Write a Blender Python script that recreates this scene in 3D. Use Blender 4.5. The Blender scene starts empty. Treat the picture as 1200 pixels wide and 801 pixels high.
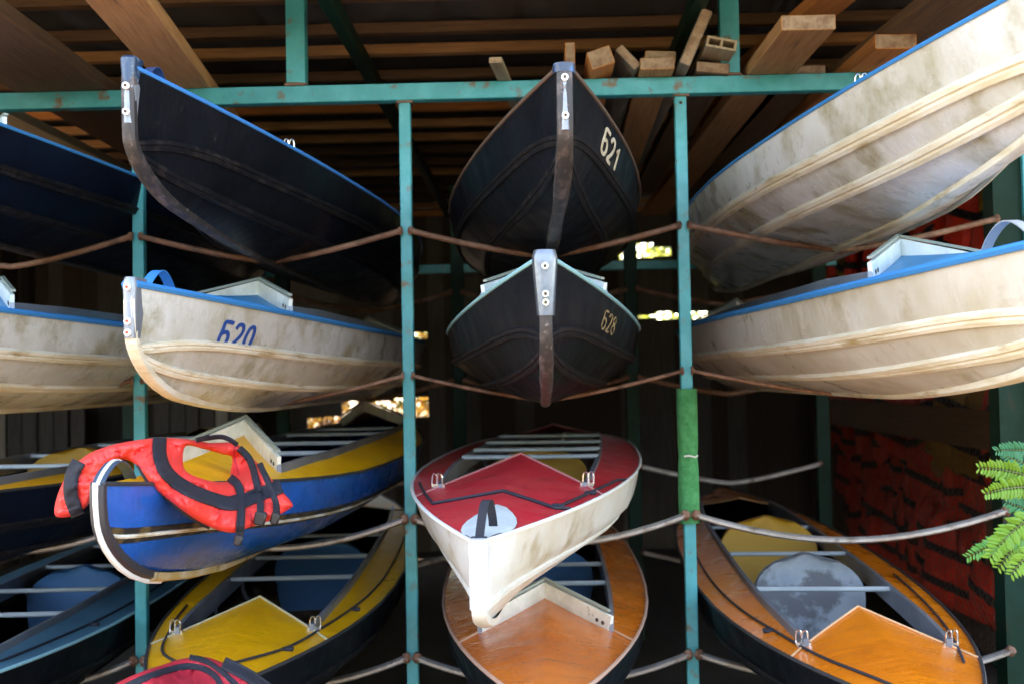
import bpy, bmesh, math, random
from mathutils import Vector, Matrix, noise
from mathutils.geometry import delaunay_2d_cdt
random.seed(7)
C = bpy.context.scene.collection
PI = math.pi
F = 1300.0          # focal length in photo pixels (1200 wide)
CAMH = 1.5

# ------------------------------------------------------------------ camera
ycam = Vector((32, -39.5, -F)).normalized()          # world +Y seen in camera axes
up = Vector((-math.sin(math.radians(1.05)), math.cos(math.radians(1.05)), 0))
zcam = (up - ycam*up.dot(ycam)).normalized()
xcam = ycam.cross(zcam)
R = Matrix((xcam, ycam, zcam))                        # camera -> world
cam_d = bpy.data.cameras.new('camera'); cam = bpy.data.objects.new('camera', cam_d); C.objects.link(cam)
cam.matrix_world = Matrix.Translation((0, 0, CAMH)) @ R.to_4x4()
cam_d.sensor_width = 36; cam_d.lens = F/1200*36; cam_d.clip_end = 500; cam_d.clip_start = .05
cam_d.dof.use_dof = True; cam_d.dof.focus_distance = 2.9; cam_d.dof.aperture_fstop = 3.2
bpy.context.scene.camera = cam

def W(px, py, d):
    """world point seen at a photo position, at distance d along the rack's depth"""
    r = R @ Vector(((px-600)/F, -(py-400.5)/F, -1))
    r = r*(d/r.y)
    return Vector((r.x, r.y, r.z+CAMH))

# ------------------------------------------------------------------ materials
MATS = {}
def M(name, c, rough=.5, metal=0, c2=None, sc=4, lo=.42, hi=.62, c3=None, sc3=9, lo3=.58, hi3=.7, bump=0, bsc=60,
      st=(1, 1, 1), bst=(1, 1, 1), coat=0, rvar=.0, emit=0, trans=0, bump2=0, bsc2=8, bst2=(1, 1, 1), dist=.003, spec=.5, scr=None, ssc=9, sst=(1, 12, 1), slo=.66):
    if name in MATS: return MATS[name]
    m = bpy.data.materials.new(name); m.use_nodes = True
    nt = m.node_tree; N = nt.nodes; L = nt.links
    b = N['Principled BSDF']
    b.inputs['Base Color'].default_value = (*c, 1); b.inputs['Roughness'].default_value = rough
    b.inputs['Metallic'].default_value = metal; b.inputs['Coat Weight'].default_value = coat
    b.inputs['Coat Roughness'].default_value = .12; b.inputs['Specular IOR Level'].default_value = spec
    tc = N.new('ShaderNodeTexCoord')
    def nz(scale, stretch, det=6, w=0):
        mp = N.new('ShaderNodeMapping'); mp.inputs['Scale'].default_value = stretch
        mp.inputs['Location'].default_value = (w, w*.7, w*.3)
        L.new(tc.outputs['Object'], mp.inputs[0])
        n = N.new('ShaderNodeTexNoise'); n.inputs['Scale'].default_value = scale; n.inputs['Detail'].default_value = det
        n.inputs['Roughness'].default_value = .62
        L.new(mp.outputs[0], n.inputs['Vector']); return n.outputs['Fac']
    def mr(src, a, z, lo_=0, hi_=1):
        r = N.new('ShaderNodeMapRange'); r.inputs[1].default_value = a; r.inputs[2].default_value = z
        r.inputs[3].default_value = lo_; r.inputs[4].default_value = hi_; L.new(src, r.inputs[0]); return r.outputs[0]
    col = None
    def mix(a, bcol, fac):
        x = N.new('ShaderNodeMix'); x.data_type = 'RGBA'
        if hasattr(a, 'links'): L.new(a, x.inputs[6])
        else: x.inputs[6].default_value = (*a, 1)
        x.inputs[7].default_value = (*bcol, 1); L.new(fac, x.inputs[0]); return x.outputs[2]
    if c2: col = mix(c, c2, mr(nz(sc, st), lo, hi))
    if c3: col = mix(col if col else c, c3, mr(nz(sc3, st, 8, 3.3), lo3, hi3))
    if scr:
        col = mix(col if col else c, scr, mr(nz(ssc, sst, 9, 8.8), slo, slo+.05))
    if col: L.new(col, b.inputs['Base Color'])
    if rvar: L.new(mr(nz(sc*2.3, st, 5, 1.7), .3, .7, max(.02, rough-rvar), rough+rvar), b.inputs['Roughness'])
    nrm = None
    for (bb, s_, t_) in ((bump, bsc, bst), (bump2, bsc2, bst2)):
        if bb:
            bn = N.new('ShaderNodeBump'); bn.inputs['Strength'].default_value = bb; bn.inputs['Distance'].default_value = dist
            L.new(nz(s_, t_, 5, 5.1), bn.inputs['Height'])
            if nrm: L.new(nrm, bn.inputs['Normal'])
            nrm = bn.outputs[0]
    if nrm: L.new(nrm, b.inputs['Normal'])
    MATS[name] = m
    return m

teal = M('teal_paint', (.025, .30, .33), .42, c2=(.045, .37, .42), sc=9, scr=(.13, .075, .04), ssc=26, sst=(1, 1, .35), slo=.66, c3=(.16, .10, .05), sc3=13, lo3=.58, hi3=.68, bump=.35, bsc=45, rvar=.12)
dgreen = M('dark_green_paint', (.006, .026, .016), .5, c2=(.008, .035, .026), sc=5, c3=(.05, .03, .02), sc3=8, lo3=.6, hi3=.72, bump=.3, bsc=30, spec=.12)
rust = M('rusty_bar', (.17, .075, .04), .62, c2=(.26, .14, .09), sc=14, c3=(.07, .035, .02), sc3=20, lo3=.5, hi3=.7, bump=.5, bsc=90)
grey_bar = M('worn_grey_bar', (.42, .41, .40), .4, metal=.3, c2=(.32, .29, .27), sc=10, c3=(.12, .07, .04), sc3=14, lo3=.58, hi3=.7, bump=.3, bsc=90)
alu = M('aluminium', (.50, .56, .60), .32, metal=.35, c2=(.42, .47, .52), sc=5, bump=.1, bsc=120)
alu_dull = M('dull_aluminium', (.26, .28, .32), .42, metal=.5, c2=(.19, .20, .23), sc=5, bump=.2, bsc=90)
steel = M('bright_steel', (.75, .75, .76), .22, metal=1)
board_white = M('white_board', (.82, .80, .70), .4, c2=(.60, .58, .48), sc=10, c3=(.25, .2, .13), sc3=26, lo3=.66, hi3=.75, bump=.15, bsc=70)
board_bluewhite = M('pale_board', (.76, .82, .80), .4, c2=(.64, .70, .70), sc=10, c3=(.25, .2, .13), sc3=26, lo3=.66, hi3=.75)
board_edge = M('board_edge', (.28, .32, .28), .5)
blackm = M('black_plastic', (.012, .012, .014), .45)
web = M('black_webbing', (.012, .014, .024), .75, bump=.8, bsc=500)
cord = M('black_cord', (.015, .016, .028), .7)
hole = M('dark_hole', (.05, .03, .02), .8)
redpaint = M('red_paint', (.55, .06, .03), .5)
white_fab = M('white_hull_skin', (.58, .58, .56), .30, c2=(.44, .42, .35), sc=3.2, lo=.42, hi=.66, c3=(.24, .20, .085), sc3=5.5, lo3=.5, hi3=.7,
              bump=.4, bsc=3.5, bst=(1, 2.0, .8), bump2=.1, bsc2=22, bst2=(1, 1.2, .5), dist=.012, rvar=.1)
clean_white = M('clean_white_skin', (.64, .65, .63), .34, c2=(.52, .49, .40), sc=3, lo=.45, hi=.7, c3=(.30, .22, .10), sc3=6.5, lo3=.54, hi3=.76, scr=(.25, .2, .14), slo=.7, bump=.35, bsc=7, bst=(1, 3.2, .8), bump2=.2, bsc2=26, dist=.010)
white_low = M('aged_white_skin', (.56, .53, .47), .32, c2=(.44, .39, .29), sc=2.6, lo=.42, hi=.66, c3=(.27, .21, .10), sc3=6.5, lo3=.55, hi3=.78,
              bump=.4, bsc=4, bst=(1, 2.2, .8), bump2=.12, bsc2=22, bst2=(1, 1, .6), dist=.014, rvar=.1)
black_fab = M('black_hull_skin', (.004, .0045, .007), .42, scr=(.035, .032, .034), ssc=6, sst=(1, 5, 1), slo=.67, c2=(.007, .008, .012), sc=4, c3=(.05, .042, .04), sc3=17, lo3=.66, hi3=.8,
              bump=.25, bsc=6, bst=(1, 3, .8), bump2=.15, bsc2=40, dist=.010, rvar=.12, spec=.16)
navy_fab = M('navy_hull_skin', (.003, .005, .012), .5, spec=.1, c2=(.004, .009, .022), sc=4, bump=.25, bsc=6, bst=(1, 3, .8), dist=.01, rvar=.1)
blue_fab = M('blue_hull_skin', (.003, .095, .44), .26, scr=(.05, .12, .3), ssc=6, slo=.7, c2=(.004, .065, .27), sc=3, c3=(.03, .06, .16), sc3=12, lo3=.62, hi3=.8, bump=.25, bsc=6, bst=(1, 3, .7), dist=.01, rvar=.08)
strake_cream = M('cream_strake', (.74, .69, .56), .42, c2=(.62, .53, .36), sc=7, st=(1, .7, 4), c3=(.34, .23, .08), sc3=7, lo3=.56, hi3=.72, bump=.5, bsc=22, bst=(6, .6, 6))
strake_white = M('white_strake', (.66, .65, .61), .42, c2=(.54, .51, .44), sc=7, c3=(.38, .30, .16), sc3=15, lo3=.63, hi3=.75, bump=.3, bsc=22)
strake_worn = M('worn_black_strake', (.03, .026, .026), .55, c2=(.11, .085, .08), sc=30, st=(1, .5, 1), lo=.5, hi=.66, c3=(.26, .21, .18), sc3=55, lo3=.62, hi3=.72, bump=.6, bsc=40)
strake_fine = M('thin_black_strake', (.007, .007, .009), .55, spec=.2, c2=(.03, .025, .024), sc=30, lo=.5, hi=.66, bump=.5, bsc=40)
strake_pale = M('pale_line', (.68, .66, .58), .45, c2=(.4, .3, .16), sc=12)
gold_strip = M('golden_strip', (.50, .36, .14), .45, c2=(.62, .55, .40), sc=9, c3=(.10, .07, .05), sc3=14, lo3=.56, hi3=.7)
orange_deck = M('orange_deck', (.82, .21, .008), .3, c2=(.74, .175, .007), sc=2.6, lo=.4, hi=.65, scr=(.9, .40, .12), ssc=14, sst=(1, 1.6, 1), slo=.72, c3=(.60, .13, .006), sc3=4, lo3=.58, hi3=.8,
                bump=.45, bsc=5, bst=(.6, 3, 1), bump2=.25, bsc2=16, dist=.016, coat=.25, rvar=.12)
orange_deck2 = M('brown_orange_deck', (.66, .15, .006), .24, scr=(.8, .5, .3), ssc=14, sst=(1, 1.6, 1), slo=.72, c2=(.52, .105, .005), sc=2.6, lo=.4, hi=.65, c3=(.62, .45, .32), sc3=6, lo3=.70, hi3=.78,
                 bump=.35, bsc=6, bst=(1, 3, 1), bump2=.25, bsc2=20, dist=.012, coat=.15, rvar=.12)
yellow_deck = M('yellow_deck', (.86, .42, .004), .36, c2=(.80, .37, .004), sc=3, c3=(.66, .28, .006), scr=(.45, .25, .04), ssc=12, sst=(1, 1.6, 1), slo=.71, sc3=8, lo3=.6, hi3=.8, bump=.45, bsc=5, bst=(.6, 3, 1), bump2=.25, bsc2=16, dist=.016, rvar=.1)
red_deck = M('red_deck', (.58, .016, .028), .5, scr=(.7, .2, .2), ssc=12, sst=(1, 6, 1), slo=.68, c2=(.50, .045, .045), sc=5, lo=.4, hi=.7, c3=(.33, .016, .022), sc3=11, lo3=.55, hi3=.8, bump=.3, bsc=12, bump2=.2, bsc2=60, dist=.006, rvar=.1)
blue_deck = M('azure_deck', (.015, .21, .44), .5, c2=(.02, .26, .52), sc=5, c3=(.3, .45, .52), sc3=11, lo3=.66, hi3=.8, bump=.25, bsc=12, dist=.006)
slate_deck = M('slate_blue_deck', (.07, .20, .28), .42, c2=(.055, .16, .23), sc=4, c3=(.03, .07, .1), sc3=9, lo3=.6, hi3=.8, bump=.25, bsc=10, dist=.006)
trim_blue = M('azure_trim', (.02, .20, .50), .45)
trim_dblue = M('deep_blue_trim', (.03, .22, .62), .45)
trim_white = M('white_trim', (.72, .74, .72), .45)
trim_dark = M('dark_trim', (.03, .03, .035), .5)
trim_brown = M('brown_trim', (.12, .08, .06), .5)
trim_aqua = M('aqua_trim', (.25, .52, .58), .45)
ink_blue = M('blue_lettering', (.012, .06, .26), .5)
ink_cream = M('cream_lettering', (.72, .66, .50), .5, c2=(.5, .42, .28), sc=40)
ink_gold = M('worn_gold_lettering', (.36, .27, .13), .5, c2=(.05, .04, .03), sc=70, lo=.48, hi=.6)
seat_blue = M('blue_seat', (.02, .13, .30), .6, bump=.3, bsc=14, dist=.01)
seat_yellow = M('yellow_seat', (.48, .24, .01), .6, bump=.3, bsc=14, dist=.01)
seat_grey = M('grey_seat', (.24, .27, .30), .55, c2=(.18, .21, .25), sc=6, c3=(.08, .08, .09), sc3=3, lo3=.55, hi3=.6, bump=.3, bsc=14, dist=.01)
foam = M('green_foam', (.03, .22, .07), .9, c2=(.05, .28, .10), sc=30, c3=(.02, .16, .05), sc3=60, lo3=.5, hi3=.7, bump=1, bsc=180)
nylon = M('coral_red_nylon', (.78, .045, .035), .55, c2=(.70, .035, .03), sc=8, bump=.5, bsc=26, bump2=.25, bsc2=9, dist=.006)
nylon2 = M('crimson_nylon', (.50, .02, .035), .55, c2=(.42, .015, .03), sc=8, bump=.5, bsc=26, bump2=.25, bsc2=9, dist=.006)
nylon3 = M('dull_red_nylon', (.88, .045, .02), .6, c2=(.7, .03, .015), sc=8, bump=.4, bsc=20, dist=.01)
nylon4 = M('dull_yellow_nylon', (.35, .17, .012), .6, c2=(.28, .13, .012), sc=8, bump=.4, bsc=20, dist=.01)
def wood(name, c, c2, c3=(.05, .03, .02)):
    return M(name, c, .75, c2=c2, sc=5, st=(16, .9, 16), lo=.35, hi=.65, c3=c3, sc3=4, lo3=.6, hi3=.8, bump=.6, bsc=7, bst=(16, .8, 16), dist=.004)
w_tan = wood('tan_wood', (.50, .26, .11), (.36, .17, .065))
w_orange = wood('orange_wood', (.62, .24, .07), (.46, .16, .04))
w_brown = wood('brown_wood', (.14, .07, .032), (.085, .044, .022))
w_grey = wood('weathered_wood', (.22, .19, .15), (.14, .115, .09))
w_pale = wood('pale_wood', (.42, .33, .22), (.30, .22, .13))
w_end = M('sawn_end', (.36, .25, .16), .85, c2=(.22, .13, .08), sc=30, bump=.5, bsc=70)
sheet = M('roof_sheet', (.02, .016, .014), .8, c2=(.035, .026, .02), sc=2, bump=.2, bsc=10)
wirem = M('galvanised_wire', (.16, .11, .08), .6)
leafm = None

# ------------------------------------------------------------------ mesh helpers
def mesh_obj(name, verts, faces, mat, parent=None, smooth=True, loc=None, mats=None, midx=None):
    me = bpy.data.meshes.new(name); me.from_pydata([tuple(v) for v in verts], [], faces)
    for m_ in (mats or [mat]): me.materials.append(m_)
    if midx:
        for p, i in zip(me.polygons, midx): p.material_index = i
    bm = bmesh.new(); bm.from_mesh(me); bmesh.ops.recalc_face_normals(bm, faces=bm.faces); bm.to_mesh(me); bm.free()
    if smooth:
        for p in me.polygons: p.use_smooth = True
        me.set_sharp_from_angle(angle=math.radians(38))
    o = bpy.data.objects.new(name, me); C.objects.link(o)
    if loc is not None: o.location = loc
    if parent: o.parent = parent
    return o
def tag(o, label=None, cat=None, group=None, kind=None):
    if label: o['label'] = label
    if cat: o['category'] = cat
    if group: o['group'] = group
    if kind: o['kind'] = kind
    return o
def empty(name, loc, label, cat, group=None, rot=(0, 0, 0)):
    o = bpy.data.objects.new(name, None); C.objects.link(o); o.location = loc; o.rotation_euler = rot
    o.empty_display_size = .1
    return tag(o, label, cat, group)
class MB:
    def __init__(s): s.v = []; s.f = []; s.mi = []
    def add(s, vs, fs, mi=0):
        n = len(s.v); s.v += [Vector(v) for v in vs]; s.f += [tuple(i+n for i in f) for f in fs]; s.mi += [mi]*len(fs)
    def box(s, c, d, rot=None, mi=0, bev=0):
        bm = bmesh.new(); bmesh.ops.create_cube(bm, size=1)
        for v in bm.verts: v.co = Vector((v.co.x*d[0], v.co.y*d[1], v.co.z*d[2]))
        if bev: bmesh.ops.bevel(bm, geom=bm.edges[:], offset=bev, segments=1, affect='EDGES')
        bm.verts.index_update()
        mtx = rot if rot else Matrix.Identity(3)
        s.add([mtx @ v.co + Vector(c) for v in bm.verts], [[v.index for v in f.verts] for f in bm.faces], mi); bm.free()
    def tube(s, pts, r, n=8, mi=0, closed=False, flat=1.0, upv=None):
        pts = [Vector(p) for p in pts]; k = len(pts); vs = []; fs = []
        upv = upv or Vector((0, 0, 1)); prev = None
        for i, p in enumerate(pts):
            if closed: t = (pts[(i+1) % k]-pts[i-1]).normalized()
            else: t = (pts[min(i+1, k-1)]-pts[max(i-1, 0)]).normalized()
            a = prev if prev else (upv if abs(t.dot(upv)) < .95 else Vector((1, 0, 0)))
            nrm = (a - t*a.dot(t)).normalized(); prev = nrm; bi = t.cross(nrm)
            rr = r[i] if isinstance(r, (list, tuple)) else r
            for j in range(n):
                an = 2*PI*(j+.5)/n
                vs.append(p + nrm*math.cos(an)*rr*flat + bi*math.sin(an)*rr)
        m = k if closed else k-1
        for i in range(m):
            for j in range(n):
                a0 = i*n+j; a1 = i*n+(j+1) % n; b0 = ((i+1) % k)*n+j; b1 = ((i+1) % k)*n+(j+1) % n
                fs.append((a0, a1, b1, b0))
        if not closed: fs.append(tuple(range(n))[::-1]); fs.append(tuple((k-1)*n+j for j in range(n)))
        s.add(vs, fs, mi)
    def disc(s, c, nrm, r, h, n=14, mi=0):
        nrm = Vector(nrm).normalized(); s.tube([Vector(c)-nrm*h*.2, Vector(c)+nrm*h], r, n, mi)
    def build(s, name, mat, parent=None, loc=None, smooth=True, mats=None):
        o0 = Vector(loc) if loc is not None else None
        vs = [v-o0 for v in s.v] if o0 is not None else s.v
        return mesh_obj(name, vs, s.f, mat, parent, smooth, loc, mats, s.mi if mats else None)
def catmull(pts, n=8, closed=False):
    pts = [Vector(p) for p in pts]; out = []; k = len(pts)
    for i in range(k if closed else k-1):
        g = (lambda j: pts[j % k]) if closed else (lambda j: pts[min(max(j, 0), k-1)])
        a, b, c, d = g(i-1), g(i), g(i+1), g(i+2)
        for j in range(n):
            t = j/n
            out.append(.5*((2*b)+(c-a)*t+(2*a-5*b+4*c-d)*t*t+(3*b-a-3*c+d)*t**3))
    if not closed: out.append(pts[-1])
    return out
def lerp(a, b, t): return a+(b-a)*t
def clamp(x, a=0., b=1.): return max(a, min(b, x))
def sstep(x): x = clamp(x); return x*x*(3-2*x)

# ------------------------------------------------------------------ kayaks
L = 4.9
GLY = {'B': [[(1, 1), (.12, 1), (.06, .7), (0, .35), (.02, .12), (.2, 0), (.6, 0), (.85, .1), (.93, .3), (.85, .48), (.6, .58), (.3, .56), (.06, .48)]],
       '2': [[(.05, .78), (.2, .95), (.5, 1), (.8, .93), (.92, .74), (.8, .52), (.4, .22), (0, 0), (.9, 0)]],
       '0': [[(.5, 1), (.18, .88), (.05, .5), (.18, .1), (.45, 0), (.78, .12), (.92, .5), (.8, .88), (.5, 1)]],
       '1': [[(.15, .72), (.6, 1), (.6, 0)]],
       '8': [[(.5, .54), (.15, .68), (.15, .88), (.5, 1), (.85, .88), (.85, .68), (.5, .54), (.08, .4), (.08, .12), (.5, 0), (.92, .12), (.92, .4), (.5, .54)]]}
class Kayak:
    def __init__(k, name, label, group, X, d0, z0, yaw=0, pitch=0, half=.41, H0=.275, rise=.055, ridge=.075, sg=.78, sa=1.22, th=.73,
                 hull=None, deck=None, trim=None, strake=None, keel=None, kw=.022, kroll=0, kfore=.12, krock=.10, sw=.016, strakes=(.36, .72), bp=2.2, sh=.008, tr=.0055):
        k.half, k.H0, k.rise, k.ridge, k.sg, k.sa, k.th = half, H0, rise, ridge, sg, sa, th
        k.kf, k.kr, k.bp = kfore, krock, bp
        k.root = empty(name, (X, d0, z0), label, 'kayak', group, (math.radians(pitch), math.radians(kroll), math.radians(yaw)))
        r = k.root
        S = [0, .004, .012, .025, .045, .07, .1, .14, .19, .25, .32, .4, .5, .6, .72, .85, 1, 1.2, 1.45, 1.75, 2.1, 2.45]
        S = S + [L-s for s in S[-2::-1]]
        V = [i/22 for i in range(23)]
        vs = []; fs = []; n = 2*len(V)-1
        for s in S:
            for j in range(n):
                vs.append(k.hp(s, V[j] if j < len(V) else V[n-1-j], 1 if j < len(V) else -1))
        for i in range(len(S)-1):
            for j in range(n-1): fs.append((i*n+j, i*n+j+1, (i+1)*n+j+1, (i+1)*n+j))
        mesh_obj('hull', vs, fs, hull, r)
        # keel and stem strip
        path = [(-.002, k.zg(0)-.0), (-.004, lerp(k.zg(0), k.zk(0), .35)), (-.003, lerp(k.zg(0), k.zk(0), .7))]
        path += [(s, k.zk(s)) for s in S if s < L/2+.1]
        path += [(s, k.zk(s)) for s in S if s > L/2+.1]
        k.sweep('keel_strip', path, kw, keel or strake)
        for v in strakes:
            for side in (1, -1):
                w = sw
                pts = [(k.hp(s, k.vr(s, v), side), k.hn(s, min(k.vr(s, v), .97), side)) for s in S[3:-3]]
                k.band('strake', pts, w, sh, strake)
        for side in (1, -1):
            m = MB(); m.tube([k.hp(s, 0, side)+Vector((side*.002, 0, .001+tr*.3)) for s in S], tr, 6); m.build('gunwale_trim', trim, r)
        # decks
        for (nm, flip) in (('fore_deck', 0), ('aft_deck', 1)):
            vs = []; fs = []; T = [-1+i/9 for i in range(19)]; U = [0, .02, .06, .12, .2, .3, .4, .5, .6, .7, .8, .9, .97, 1]
            for u in U:
                for t in T:
                    se = k.sedge(t); s = u*se
                    vs.append(k.dp(L-s if flip else s, t))
            nt = len(T)
            for i in range(len(U)-1):
                for j in range(nt-1): fs.append((i*nt+j, i*nt+j+1, (i+1)*nt+j+1, (i+1)*nt+j))
            mesh_obj(nm, vs, fs, deck, r)
        for side in (1, -1):
            vs = []; fs = []; T = [th+(1-th)*i/4 for i in range(5)]; U = [i/24 for i in range(25)]
            for u in U:
                for w_ in range(5):
                    t = lerp(th, 1, w_/4); se = k.sedge(t); s = lerp(se, L-se, u); t = lerp(k.ti(s), 1, w_/4); vs.append(k.dp(s, t*side))
            for i in range(24):
                for j in range(4): fs.append((i*5+j, i*5+j+1, (i+1)*5+j+1, (i+1)*5+j))
            mesh_obj('side_deck', vs, fs, deck, r)
    def vr(k, s, v): return v+(1-v)*math.exp(-min(s, L-s)/.12)
    def u(k, s): return min(s, L-s)
    def b(k, s):
        q = clamp(abs(1-s/(L/2)))
        return .010+(k.half-.010)*(1-q**k.bp)
    def zg(k, s):
        return k.H0+k.rise*clamp(1-k.u(s)/1.6)**1.6
    def zk(k, s):
        q = k.u(s); e = clamp(1-q/.35)
        return k.kf*(1-math.sqrt(max(0, 1-e*e)))+k.kr*clamp(1-q/1.4)**2
    def hp(k, s, v, side):
        b, zg, zk = k.b(s), k.zg(s), k.zk(s); f = sstep(k.u(s)/1.5)
        P = [(1, 0), (lerp(.74, .93, f), .42), (lerp(.36, .62, f), .76), (0, 1)]; K = [0, .36, .72, 1]
        for i in range(3):
            if v <= K[i+1]: break
        t = (v-K[i])/(K[i+1]-K[i])
        g = lambda j: Vector((*P[min(max(j, 0), 3)], 0))
        lin = g(i).lerp(g(i+1), t); a, bb, c, d = g(i-1), g(i), g(i+1), g(i+2)
        if i == 2: d = Vector((-P[2][0], P[2][1], 0))
        cr = .5*((2*bb)+(c-a)*t+(2*a-5*bb+4*c-d)*t*t+(3*bb-a-3*c+d)*t**3)
        q = lin.lerp(cr, .32)
        return Vector((side*b*q.x, s, zg-(zg-zk)*q.y))
    def hn(k, s, v, side):
        a = k.hp(s, min(1, v+.02), side)-k.hp(s, max(0, v-.02), side); c = k.hp(min(L, s+.02), v, side)-k.hp(max(0, s-.02), v, side)
        n = a.cross(c).normalized()
        return n if n.x*side > 0 or (abs(n.x) < .2 and n.z < 0) else -n
    def ti(k, s):
        sh = k.sedge(k.th); bh = k.b(sh); q = k.u(s)
        return k.th if q <= sh else k.th*bh*(1+.45*(k.b(s)/bh-1))/k.b(s)
    def sedge(k, t): return k.sg+(k.sa-k.sg)*(1-abs(t))
    def dp(k, s, t, up=0):
        q = k.u(s)
        z = k.zg(s)+k.ridge*clamp(q/k.sa)**1.2*(1-abs(t))**1.05
        return Vector((t*k.b(s), s, z+.001+up))
    def sweep(k, name, path, w, mat):
        vs = []; fs = []; m = len(path)
        for i, (s, z) in enumerate(path):
            a = path[max(0, i-1)]; c = path[min(m-1, i+1)]
            t = Vector((0, c[0]-a[0], c[1]-a[1])).normalized(); nrm = Vector((0, t.z, -t.y))
            p = Vector((0, s, z)); ww = w*(1+.12*math.sin(s*9))
            for (x, o) in ((-1, -.012), (-.9, .004), (-.5, .009), (0, .010), (.5, .009), (.9, .004), (1, -.012)):
                vs.append(p+Vector((x*ww, 0, 0))+nrm*o)
        for i in range(m-1):
            for j in range(6): fs.append((i*7+j, i*7+j+1, (i+1)*7+j+1, (i+1)*7+j))
        fs.append(tuple(range(7))); return mesh_obj(name, vs, fs, mat, k.root)
    def band(k, name, pn, w, h, mat):
        vs = []; fs = []; m = len(pn)
        for i, (p, n) in enumerate(pn):
            t = (pn[min(m-1, i+1)][0]-pn[max(0, i-1)][0]).normalized(); b = n.cross(t).normalized()
            ww = w*min(1, .6+i/6, .6+(m-1-i)/6)
            for (x, o) in ((-1, -.003), (-.8, h*.8), (-.25, h), (.0, h*.55), (.25, h), (.8, h*.8), (1, -.003)):
                vs.append(p+b*x*ww+n*o)
        for i in range(m-1):
            for j in range(6): fs.append((i*7+j, i*7+j+1, (i+1)*7+j+1, (i+1)*7+j))
        return mesh_obj(name, vs, fs, mat, k.root)
    # --- fittings
    def board(k, mat, holes=True):
        for fl in (0, 1):
            m = MB(); e = MB(); hl = MB()
            def q(p): return Vector((p.x, L-p.y, p.z)) if fl else p
            A = k.dp(k.sa, 0, .0); wv = k.th*1.0
            for side in (1, -1):
                Hk = k.dp(k.sedge(k.th), side*k.th, .0); d = (Hk-A); ln = d.length; d.normalize()
                nrm = d.cross(Vector((0, 0, 1))).normalized(); nrm = nrm if nrm.y < 0 else -nrm
                upn = nrm.cross(d).normalized(); upn = upn if upn.z > 0 else -upn
                def corner(a, n_, u_): return A+d*a+nrm*n_+upn*u_
                a0 = 0.0
                # mitre at the apex: keep x=0 plane
                def ap(n_, u_):
                    p = corner(0, n_, u_); tt = -p.x/d.x; return p+d*tt
                z0, z1, th_ = -.004, .050, .012
                vs = [ap(0, z0), ap(th_, z0), ap(th_, z1), ap(0, z1), corner(ln, 0, z0), corner(ln, th_, z0), corner(ln, th_, z1-.004), corner(ln, 0, z1-.004)]
                fs = [(0, 1, 5, 4), (1, 2, 6, 5), (2, 3, 7, 6), (3, 0, 4, 7), (4, 5, 6, 7)]
                m.add([q(v) for v in vs], fs)
                ev = [ap(-.006, z1+.002), ap(th_*.5, z1+.002), ap(th_*.5, z1+.010), ap(-.006, z1+.010),
                      corner(ln*.93, -.006, z1+.002), corner(ln*.93, th_*.5, z1+.002), corner(ln*.93, th_*.5, z1+.010), corner(ln*.93, -.006, z1+.008)]
                e.add([q(v) for v in ev], [(0, 1, 5, 4), (1, 2, 6, 5), (2, 3, 7, 6), (3, 0, 4, 7), (4, 5, 6, 7), (0, 3, 2, 1)])
                if holes and not fl:
                    for a in (ln-.055, ln-.03):
                        c = corner(a, th_, .016); hl.disc(c, nrm, .0062, .0015)
            bo = m.build('coaming_board', mat, k.root, smooth=False)
            e.build('edge_strip', board_edge, bo, smooth=False)
            if hl.v: hl.build('screw', hole, bo)
    def hem(k, mat):
        for fl in (0, 1):
            m = MB(); pts = [k.dp(k.sedge(t/12), t/12, .003) for t in range(-12, 13)]
            if fl: pts = [Vector((p.x, L-p.y, p.z)) for p in pts]
            m.tube(pts, .0035, 6); m.build('deck_hem', mat, k.root)
    def rails(k, mat, h=.022):
        for side in (1, -1):
            m = MB(); N = 20; vs = []; fs = []
            for i in range(N+1):
                s = lerp(k.sedge(k.th)-.01, L-k.sedge(k.th)+.01, i/N)
                p = k.dp(s, side*k.ti(s))
                for (x, z) in ((-.007, -.045), (.007, -.045), (.007, h), (-.007, h)): vs.append(p+Vector((x, 0, z)))
            for i in range(N):
                for j in range(4): fs.append((i*4+j, i*4+(j+1) % 4, (i+1)*4+(j+1) % 4, (i+1)*4+j))
            fs += [(0, 1, 2, 3), (N*4, N*4+3, N*4+2, N*4+1)]
            mesh_obj('coaming_rail', vs, fs, mat, k.root, smooth=False)
    def hooks(k, mat=None):
        for side in (1, -1):
            m = MB()
            p = k.dp(k.sedge(k.th)-.0, side*(k.th-.0), .0)
            for o in (0, .016):
                m.tube(catmull([p+Vector((x+o*side, o*.3, z)) for x, z in ((-.007, 0), (-.008, .03), (-.003, .042), (.004, .042), (.008, .03), (.007, 0))], 3, True), .0026, 5)
            m.box(p+Vector((side*.004, 0, .006)), (.04, .012, .010)); m.build('hook', mat or steel, k.root)
    def bars(k, ss, mat=None, ribs=()):
        for s in ss:
            m = MB(); a = k.dp(s, k.ti(s), .012); b = k.dp(s, -k.ti(s), .012); a.z = b.z = max(a.z, b.z)
            m.tube([a, b], .009, 8); m.build('crossbar', mat or alu, k.root)
        for s in ribs:
            m = MB(); z = k.zg(s)+.02; w = k.ti(s)*k.b(s)
            m.tube(catmull([(-w, s, z), (-w*.98, s+.04, z-.1), (-w*.55, s+.1, .07), (0, s+.1, .06), (w*.55, s+.1, .07), (w*.98, s+.04, z-.1), (w, s, z)], 5), .008, 7)
            m.build('rib', alu_dull, k.root)
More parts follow.
